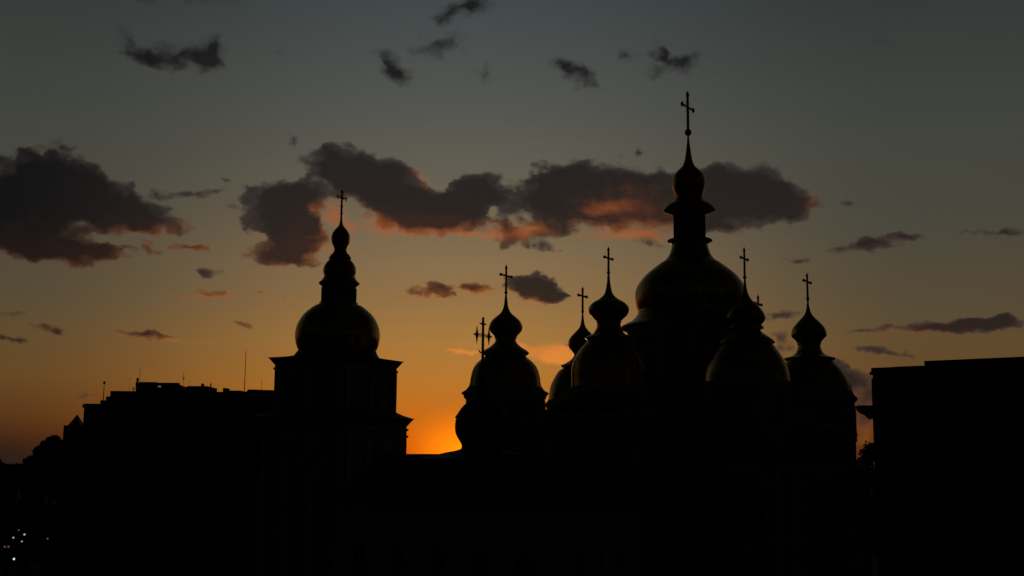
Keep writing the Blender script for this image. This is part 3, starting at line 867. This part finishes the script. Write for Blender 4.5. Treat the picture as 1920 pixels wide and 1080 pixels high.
for z in (zl - 1.35, zl - 2.1):
    MB().loft([tsq(S2 + .22, z, 1), tsq(S2 + .3, z + .12, 1), tsq(S2 + .3, z + .25, 1)]).build('moulding', WHITE, lo_w)
MB().loft([tsq(S1 + .16, ze1 - 1.35, 1), tsq(S1 + .22, ze1 - 1.25, 1), tsq(S1 + .22, ze1 - 1.1, 1)]).build('moulding', WHITE, up_w)
TNA = math.atan2(-TA.y, -TA.x); TNB = math.atan2(TB.y, TB.x)
zu = zl + 1.2
for s in (-1, 1):
    window(tower, tl(-S1 / 2, s * 2.3, zu), 1.7, ze1 - 1.6 - zu, TNA)
    window(tower, tl(s * 2.3, S1 / 2, zu), 1.7, ze1 - 1.6 - zu, TNB)
for z, h in ((4, 5.5), (12.2, 4.6)):
    for s in (-1, 0, 1):
        window(tower, tl(-S2 / 2, s * 3.2, z), 1.5, h, TNA)
        window(tower, tl(s * 3.2, S2 / 2, z), 1.5, h, TNB)
for s in (-4.3, 0, 4.3):
    for (v, n) in ((tl(-S1 / 2 - .04, s), TNA), (tl(s, S1 / 2 + .04), TNB)):
        MB().box((v.x, v.y, (zu + ze1 - 1.4) / 2 - .3), (.55, .3, ze1 - 1.4 - zu + .4), n + math.pi / 2).build('pilaster', WHITE, tower)
for s in (-5.1, -1.6, 1.6, 5.1):
    for (v, n) in ((tl(-S2 / 2 - .04, s), TNA), (tl(s, S2 / 2 + .04), TNB)):
        MB().box((v.x, v.y, (zl - 2.2) / 2 + .3), (.6, .34, zl - 3.0), n + math.pi / 2).build('pilaster', WHITE, tower)

# ------------------------------------------------------------------ refectory church in front
RY = 86.0
RX = Axis(904, 760, RY)
ref = thing('refectory_church', 'low church with a dark pear-shaped cupola and openwork cross before the cathedral', 'church', (RX.x, RY, 0))
cup = MB().lathe(RX.x, RY, smoothprof(RX.prof([(664, 2.2), (690, 3.2), (715, 6.5), (733, 12), (745, 19.5), (755, 29), (763, 37), (772, 43.5), (781, 49.5), (784, 51)])), 44).build('cupola_roof', ROOFM, ref, 40)
MB().lathe(RX.x, RY, smoothprof(RX.prof([(784, 48.6), (790, 49.6), (798, 50.4), (806, 50.2), (813, 49), (820, 46), (828, 41), (834, 38), (838, 37.6), (842, 39), (846, 42), (856, 46)])), 44).build('cupola', ROOFM, ref, 40)
b = MB(); z0 = RX.z(668)
cross_mesh(b, (RX.x, RY, z0), RX.z(595) - z0, half_from_px(RX, 629, 34), RX.z(629) - z0, RX.r(629, 3.1), 'trefoil')
b.build('cross', GOLD, cup, 40)
zrdg = RX.z(846)
def rl(a, b, z=0):
    return Vector((RX.x + AX.x * a + BX.x * b, RY + AX.y * a + BX.y * b, z))
# long hall running along the bar axis with a hipped sheet roof
HB0, HB1 = -9.2, 9.5
HA0, HA1 = -5.0, 6.0
w = MB().prism([rl(HA0, HB0), rl(HA0, HB1), rl(HA1, HB1), rl(HA1, HB0)], 0, 13.6).build('wall', WHITE, ref)
MB().prism([rl(HA0 - .3, HB0 - .3), rl(HA0 - .3, HB1 + .3), rl(HA1 + .3, HB1 + .3), rl(HA1 + .3, HB0 - .3)], 13.2, 13.62).build('cornice', STONE, w)
zl_ = at(790, 852, RY + 4).z
r_ = MB()
base = [rl(HA0 - .5, HB0 - .5, 13.64), rl(HA0 - .5, HB1 + .5, 13.64), rl(HA1 + .5, HB1 + .5, 13.64), rl(HA1 + .5, HB0 - .5, 13.64)]
mid = [rl(-2, HB0 + 1.5, zl_), rl(-2, HB1 - 3, zl_), rl(2.5, HB1 - 3, zl_), rl(2.5, HB0 + 1.5, zl_)]
r_.loft([base, mid])
r_.build('roof', ROOFM, ref)
# swept foot of the cupola rising out of the roof
MB().lathe(RX.x, RY, [(zl_ - .35, RX.r(850, 118)), (zl_ - .02, RX.r(850, 82)), (RX.z(848.5), RX.r(848, 66)), (RX.z(845), RX.r(845, 48)), (RX.z(841.5), RX.r(841, 38)), (RX.z(839), RX.r(839, 37))], 44).build('cupola_foot', ROOFM, ref, 40)
for bb in (-7, -3.5, 0, 3.5, 7):
    window(ref, rl(HA0, bb, 6.5), 1.4, 4.6, NA)
for aa in (-2.4, 0.5, 3.4):
    window(ref, rl(aa, HB1, 6.5), 1.4, 4.6, NB)

# ------------------------------------------------------------------ block of flats behind the tower on the left
FY = 172.0
def fp(px, py):
    return at(px, py, FY)
flat = thing('apartment_building', 'long flat-roofed block of many storeys left of the bell tower', 'building', (fp(330, 740).x, FY + 7, 0))
def slab(px0, px1, pytop, depth, name, m, parent, z0=0.0, back=0.0, Y=FY):
    x0, x1 = at(px0, pytop, Y + back).x, at(px1, pytop, Y + back).x
    zt_ = at((px0 + px1) / 2, pytop, Y + back).z
    return MB().box(((x0 + x1) / 2, Y + back + depth / 2, (z0 + zt_) / 2), (x1 - x0, depth, zt_ - z0)).build(name, m, parent), x0, x1, zt_
wf, fx0, fx1, fz = slab(158, 600, 758.5, 14, 'wall', OCHRE, flat)
slab(188, 600, 752, 11, 'attic', OCHRE, flat, fz, 1.2)
zA = at(300, 752, FY + 1.2).z
slab(199, 600, 745, 10.4, 'attic_step', STONE, flat, zA + .002, 1.5)
zB = at(300, 745, FY + 1.5).z
slab(207, 600, 734.5, 9.8, 'roof_storey', STONE, flat, zB + .002, 1.8)
zC = at(400, 734.5, FY + 1.8).z
MB().box(((fx0 + fx1) / 2, FY - .12, fz - .35), (fx1 - fx0 + .3, .4, .5)).build('cornice', STONE, wf)
# penthouse in two halves bridged by a slab: light shows beneath it
PB = 2.2
def fb(px, py):
    return at(px, py, FY + PB)
slab(255, 292, 719, 1.2, 'penthouse', STONE, flat, zC + .002, PB)
slab(302, 336, 721, 1.2, 'penthouse', STONE, flat, zC + .003, PB)
q0, q1 = fb(292, 726), fb(302, 726)
MB().box(((q0.x + q1.x) / 2, FY + PB + .2, (zC + q0.z) / 2), (q1.x - q0.x, .4, q0.z - zC - .004)).build('parapet', STONE, flat)
zlo, zhi = fb(300, 723.2).z, fb(300, 718.6).z
a0, a1 = fb(254.5, 720).x, fb(336, 720).x
MB().box(((a0 + a1) / 2, FY + PB + .15, (zlo + zhi) / 2), (a1 - a0, .5, zhi - zlo)).build('canopy', ROOFM, flat)
slab(261, 292.5, 716.2, .7, 'roof_unit', ROOFM, flat, fb(280, 719).z + .002, PB + .4)
slab(292.6, 335.5, 717.6, .4, 'roof_unit', ROOFM, flat, zhi + .002, PB)
slab(335.6, 339.6, 722.8, 5.5, 'roof_unit', ROOFM, flat, zC + .004, PB + .2)
slab(339.7, 350.5, 731.6, 5.5, 'parapet', STONE, flat, zC + .002, PB + .3)
slab(350.6, 390, 723.8, 5.5, 'stair_head', STONE, flat, zC + .002, PB + .2)
slab(377, 380, 719, 1, 'chimney', STONE, flat, at(378, 723.8, FY + PB + .2).z + .002, PB + .6)
slab(418, 425, 727.5, 2, 'chimney', STONE, flat, zC + .002, PB + .5)
slab(425.1, 453, 732.2, 5, 'parapet', ROOFM, flat, zC + .003, PB + .3)
sl = MB()
zq = lambda px, py: at(px, py, FY + 2.4).z
xq = lambda px: at(px, 732, FY + 2.4).x
sl.add([(xq(461), FY + 2.2, zC), (xq(540), FY + 2.2, zC), (xq(540), FY + 8, zC), (xq(461), FY + 8, zC), (xq(466), FY + 2.4, zq(466, 730)), (xq(540), FY + 2.4, zq(540, 732.4)), (xq(540), FY + 7.4, zq(540, 732.4)), (xq(466), FY + 7.4, zq(466, 730))],
       [(0, 1, 5, 4), (1, 2, 6, 5), (2, 3, 7, 6), (3, 0, 4, 7), (4, 5, 6, 7)])
sl.build('mansard', ROOFM, flat)
nfl = 7; ncol = 12
for i in range(nfl):
    z = 1.4 + i * (fz - 2.2) / nfl
    for k in range(ncol):
        x = fx0 + (k + .5) * (fx1 - fx0) / ncol
        window(flat, (x, FY, z), 1.3, 1.75, -math.pi / 2, False, lit=False)
    if i:
        MB().box(((fx0 + fx1) / 2, FY - .03, z - .55), (fx1 - fx0 - .1, .1, .14)).build('string_course', STONE, wf)

# lower gabled neighbour
NY = 190.0
nb_ = thing('house', 'low house with a small pointed turret at the left end of the long block', 'building', (at(140, 800, NY).x, NY + 5, 0))
w, hx0, hx1, hz = slab(119.5, 155.5, 797.5, 10, 'wall', OCHRE, nb_, 0, 0, NY)
tx0, tx1 = at(132.5, 797, NY + 1).x, at(155.2, 797, NY + 1).x
tzz = at(145, 777.5, NY + 1).z
cx_, hw = (tx0 + tx1) / 2, (tx1 - tx0) / 2
MB().loft([[(cx_ - hw, NY - .2, hz + .002), (cx_ + hw, NY - .2, hz + .002), (cx_ + hw, NY + 2 * hw, hz + .002), (cx_ - hw, NY + 2 * hw, hz + .002)],
           [(cx_ - .03, NY + hw - .03, tzz), (cx_ + .03, NY + hw - .03, tzz), (cx_ + .03, NY + hw + .03, tzz), (cx_ - .03, NY + hw + .03, tzz)]]).build('turret_roof', ROOFM, nb_)
for i in range(6):
    for k in range(3):
        window(nb_, (hx0 + (k + .5) * (hx1 - hx0) / 3, NY, 1.5 + i * 3.2), 1.0, 1.7, -math.pi / 2, False)

# masts and antennas on the roofs
def mast(label, px, pytop, pybase, Y, r, parts=(), name='antenna_mast'):
    foot = at(px, pybase, Y); top = at(px, pytop, Y)
    top = Vector((foot.x, Y, top.z))
    t = thing(name, label, 'antenna', foot, 'masts on the roof')
    MB().tube(foot - Vector((0, 0, .02)), top, r, r * .55, 8).build('pole', STEEL, t)
    for kind, f, s in parts:
        q = foot.lerp(top, f)
        if kind == 'ball':
            MB().ball(q, s, 12, 1.2).build('lamp_head', STEEL, t, 60)
        elif kind == 'bars':
            bb_ = MB()
            for k in range(4):
                z = q.z - k * s * .35
                bb_.tube((q.x - s * (1 - .12 * k), Y, z), (q.x + s * (1 - .12 * k), Y, z), .025, None, 6)
            bb_.build('aerial', STEEL, t)
        elif kind == 'panel':
            MB().box((q.x, Y - .2, q.z), (s, .22, s * 2.6)).build('panel', STEEL, t)
        elif kind == 'dish':
            MB().lathe(q.x, Y - .25, [(q.z - .25, .02), (q.z - .2, s * .7), (q.z, s), (q.z + .03, s * .96)], 16).build('dish', STEEL, t)
    return t
mast('mast with a round head at the left corner of the long block', 193.5, 716.5, 752.2, FY + 2.1, .075, [('ball', .97, .19)])
mast('stout antenna with panels at the left end of the penthouse', 257.5, 708.5, 734.8, FY + 2.1, .12, [('panel', .82, .26), ('panel', .45, .34), ('bars', .55, .35)])
mast('thin whip aerial rising above the penthouse', 261.5, 690, 718.8, FY + 2.5, .035, [('ball', .98, .06)])
mast('tallest thin pole in the middle of the long roof', 458, 656, 734.6, FY + 2.1, .065, [])
mast('short thick pole beside the stair head', 395, 718, 734.8, FY + 2.1, .11, [('panel', .75, .12)])
mast('low aerial with cross bars left of the penthouse', 250.5, 726.5, 734.7, FY + 2.1, .07, [('bars', .98, .28)])
mast('thin aerial with a small knob right of the penthouse', 343, 700, 732.4, FY + 2.1, .03, [('ball', .98, .07), ('bars', .75, .2)])
mast('little thin aerial close to the bell tower', 490, 711.5, 731.2, FY + 2.1, .025, [('ball', .98, .06)])
mast('stubby pipe on the left step of the long roof', 201, 742, 752.1, FY + 2.1, .1, [])
mast('faint needle aerial left of the panel antenna', 242, 708.5, 735, FY + 2.1, .018, [('ball', .98, .05)])

# ------------------------------------------------------------------ large building on the right
CY = 130.0
cor = at(1633.5, 690, CY)
BY = Vector((.82, -.572, 0)).normalized()
BN = Vector((BY.y, -BY.x, 0))                   # facade normal (towards the camera)
BD = -BN
ang = math.atan2(BY.y, BY.x)
big = thing('office_building', 'massive dark office block with stepped parapet at the right edge', 'building', (cor.x, cor.y, 0))
def gp(u, d, z):
    return Vector((cor.x, cor.y, 0)) + BY * u + BD * d + Vector((0, 0, z))
def gbox(u0, u1, d0, d1, z0, z1, name, m, parent):
    return MB().prism([gp(u0, d0, 0), gp(u1, d0, 0), gp(u1, d1, 0), gp(u0, d1, 0)], z0, z1).build(name, m, parent)
H = at(1636, 690.0, CY).z
LEN = 34
wb = gbox(.12, LEN, 0, 16, 0, H - .75, 'wall', STONE, big)
gbox(-.12, LEN + .2, -.3, 16.2, H - .75, H - .45, 'cornice', STONE, wb)
gbox(.02, LEN, -.12, 16.05, H - .448, H + .0, 'parapet', STONE, big)
# higher part of the parapet from the step on
hit = None
for k in range(400):
    u = k * .05
    q = gp(u, -.02, H)
    rr = q - CAM
    pxs = 960 + FPX * rr.dot(_R) / rr.dot(_F)
    if pxs >= 1733:
        hit = u; break
gbox(hit, LEN - .2, -.06, 15.8, H + .002, H + .52, 'attic', STONE, big)
gbox(hit * .42, hit - .3, .4, 2.0, H + .001, H + .07, 'coping', ROOFM, big)
for i in range(6):
    z = 2.0 + i * 4.0
    for k in range(11):
        u = 1.9 + k * 3.0
        q = gp(u, 0, z)
        window(big, q, 1.5, 2.5, math.atan2(BN.y, BN.x), False)
for k in range(12):
    q = gp(.4 + k * 3.0, -.1, 0)
    MB().box((q.x, q.y, (H - 1.6) / 2 + .6), (.7, .35, H - 2.0), ang).build('pilaster', STONE, big)
# bracketed balcony on the corner seen against the sky
s = CY / FPX
zb = at(1620, 759.5, CY).z
bal = MB()
def bx_(px):
    return (px - 1633.5) * mpp(1633, 760, CY)
prof = [(1611.5, 0), (1640, 0), (1640, -25), (1636, -23), (1631, -17), (1623, -14), (1618, -9.5), (1614, -4)]
p0 = [Vector((cor.x + bx_(x), CY + .4, zb + y * mpp(1633, 760, CY))) for x, y in prof]
p1 = [v + Vector((0, 2.2, 0)) for v in p0]
bal.loft([p0, p1])
bal.build('balcony', STONE, big)

# ------------------------------------------------------------------ trees
def tree(label, px, pytop, Y, rad, seed, name='tree', group='trees', n=2600, leaf=.32, zbase=0.0, squash=1.0):
    rnd = random.Random(seed)
    top = at(px, pytop, Y)
    t = thing(name, label, 'tree', (top.x, Y, zbase), group)
    H_ = top.z
    tr = MB()
    cz = H_ - rad * 1.15 * squash
    base = Vector((top.x, Y, zbase))
    crown_c = Vector((top.x, Y, cz))
    tr.tube(base - Vector((0, 0, .1)), Vector((top.x + rnd.uniform(-.3, .3), Y, cz * .55)), .16 + H_ * .012, .10 + H_ * .008, 10)
    tr.tube(Vector((top.x, Y, cz * .55)), crown_c + Vector((0, 0, rad * .5)), .10 + H_ * .008, .04, 8)
    cl = []
    for k in range(16):
        th = rnd.uniform(0, 2 * math.pi); ph = math.asin(rnd.uniform(-.75, 1))
        rr = rad * rnd.uniform(.45, .80)
        c = crown_c + Vector((math.cos(th) * math.cos(ph) * rr, math.sin(th) * math.cos(ph) * rr, math.sin(ph) * rr * 1.1 * squash))
        cl.append((c, rad * rnd.uniform(.22, .42)))
        st = Vector((top.x, Y, cz * .55 + rnd.uniform(0, rad)))
        tr.tube(st, c, .05 + H_ * .002, .02, 5)
    tr.build('trunk', BARK, t)
    cr = MB()
    for k in range(n):
        c, r0 = cl[rnd.randrange(len(cl))]
        d = Vector((rnd.gauss(0, 1), rnd.gauss(0, 1), rnd.gauss(0, 1))).normalized()
        p_ = c + d * r0 * rnd.uniform(.35, 1.08)
        u = Vector((rnd.gauss(0, 1), rnd.gauss(0, 1), rnd.gauss(0, 1))).normalized()
        w_ = u.cross(d)
        if w_.length < .05:
            continue
        w_.normalize()
        s_ = leaf * rnd.uniform(.5, 1.2)
        cr.add([p_ - u * s_, p_ + w_ * s_ * .55, p_ + u * s_, p_ - w_ * s_ * .55], [(0, 1, 2, 3)])
    cr.build('crown', LEAF, t)
    return t
tree('leafy tree against the left corner of the office block', 1650, 812, 125, 2.6, 3, n=4600, leaf=.2)
tree('tree crown low between the cathedral and the office block', 1611, 857, 133, 1.7, 5, n=2200, leaf=.2)
tree('smaller tree in front of the cathedral corner by the office block', 1585, 872, 126, 2.2, 6, n=2200, leaf=.2)
tree('broad clipped tree just left of the turreted house', 101, 817, 205, 2.1, 11, n=5000, leaf=.3, squash=.85)
tree('twin of the clipped tree, on its left side', 90, 820, 204, 1.5, 21, n=3600, leaf=.28, squash=.9)
tree('twin of the clipped tree, on its right side', 113, 821, 203, 1.6, 22, n=3600, leaf=.28, squash=.9)
tree('tree stepping down left of the broad clipped tree', 74, 838, 215, 2.2, 12, n=4200, leaf=.34)
tree('low tree third from the turreted house', 60, 850, 225, 2.0, 13, n=3600, leaf=.34)
tree('tree with a pointed top near the left edge', 46, 857, 260, 2.0, 14, n=3000, leaf=.36, squash=1.3)
tree('leftmost tree at the picture edge', 3, 862, 300, 2.8, 15, n=1900, leaf=.4)
tree('rounded tree behind the bushes on the far left', 28, 866, 280, 2.6, 16, n=1900, leaf=.4)
tree('tree in front of the turreted house', 122, 852, 183, 3.0, 17, n=2600, leaf=.3)

for i, (px, py, Y, rr, lab) in enumerate([
    (-14, 884, 205, 5.0, 'full dark tree cut by the left edge below the skyline'), (30, 880, 200, 4.6, 'full dark tree under the pointed top on the left'),
    (84, 846, 198, 4.2, 'full dark tree below the clipped tree on the left'), (120, 838, 184, 3.4, 'full dark tree before the turreted house'),
    (4, 930, 190, 4.4, 'lower dark tree at the left edge behind the lamps'), (55, 934, 186, 4.4, 'lower dark tree right behind the lit street lamps'),
    (105, 936, 180, 4.4, 'lower dark tree right of the lit street lamps'), (150, 940, 176, 3.6, 'lower dark tree at the left end of the long block'),
    (1622, 884, 150, 4.2, 'full dark tree deep between the cathedral and the office block'), (1618, 930, 140, 3.8, 'lower dark tree in the gap beside the office block')]):
    tree(lab, px, py, Y, rr, 60 + i, n=3600, leaf=.42)
for i, (px, Y) in enumerate([(-20, 181), (18, 179), (48, 180), (80, 178), (112, 176), (142, 174)]):
    tree(['bush at the left edge at the foot of the dark trees', 'bush behind the green signal', 'second bush right of the green signal', 'bush below the rightmost lit lamp', 'bush second from the long block', 'bush at the foot of the long block'][i], px, 1000, Y, 2.6, 80 + i, n=2200, leaf=.36)

# distant woods along the horizon
wd = MB()
rnd = random.Random(40)
for k in range(9000):
    x = rnd.uniform(-900, 700); y = rnd.uniform(900, 1100)
    h = 13 + 4 * math.sin(x * .05) * math.sin(x * .013 + 1) + rnd.uniform(-2, 2)
    z = h * math.sqrt(rnd.random())
    p_ = Vector((x, y, z))
    u = Vector((rnd.gauss(0, 1), rnd.gauss(0, 1), rnd.gauss(0, 1))).normalized()
    w_ = u.orthogonal().normalized()
    s_ = rnd.uniform(1.2, 3.4)
    wd.add([p_ - u * s_, p_ + w_ * s_ * .7, p_ + u * s_, p_ - w_ * s_ * .7], [(0, 1, 2, 3)])
wo_ = wd.build('distant_woods', LEAF)
wo_['kind'] = 'stuff'
tag(wo_, 'dark line of far woods along the horizon', 'woods')

# ------------------------------------------------------------------ street lamps, signal and cars at the lower left
def lamp(label, px, py, Y, m, twin=None, head=.13):
    top = at(px, py, Y)
    xs = [top.x]
    if twin:
        xs.append(at(twin, py, Y).x)
    cx = sum(xs) / len(xs) if twin else top.x + .9
    t = thing('street_lamp', label, 'street lamp', (cx, Y, 0), 'street lamps by the road')
    b_ = MB()
    b_.lathe(cx, Y, [(-.02, .16), (.5, .14), (.55, .085), (top.z + .3, .05)], 10)
    for x in xs:
        b_.tube((cx, Y, top.z + .25), (x, Y, top.z + .22), .035, None, 6)
    b_.build('pole', STEEL, t)
    for x in xs:
        hd = MB().lathe(x, Y, [(top.z + head * .8, head * .6), (top.z + head * 1.1, head * .5), (top.z + .3, .04)], 12).build('lamp_shade', STEEL, t)
        MB().ball((x, Y, top.z), head, 12).build('globe', m, hd, 60)
    return t
lamp('single lit street lamp above the green signal', 25, 1008, 158, LAMPW)
lamp('brightest tall street lamp in the lower left', 46, 1002, 164, LAMPW, head=.16)
lamp('short lit street lamp right of the green signal', 41, 1015, 151, LAMPW, head=.11)
lamp('twin-armed street lamp near the left edge', 9, 1025, 149, LAMPD, twin=16)
lamp('dim street lamp farthest to the right of the lit ones', 89, 1010, 157, LAMPD)
lamp('dim street lamp highest of the lit ones', 35, 994, 174, LAMPD)
gpnt = at(26.5, 1048, 147.5)
tl_ = thing('traffic_light', 'traffic light showing green at the lower left', 'traffic light', (gpnt.x, 147.5, 0))
MB().lathe(gpnt.x, 147.5 + .18, [(-.02, .08), (gpnt.z + .9, .06)], 10).build('pole', STEEL, tl_)
MB().box((gpnt.x, 147.5 + .06, gpnt.z + .3), (.36, .22, 1.05)).build('housing', STEEL, tl_)
for k, m in enumerate((LAMPG, LENS, LENS)):
    MB().ball((gpnt.x, 147.5 - .06, gpnt.z + k * .31), .135, 12).build('signal_lens', m, tl_, 60)
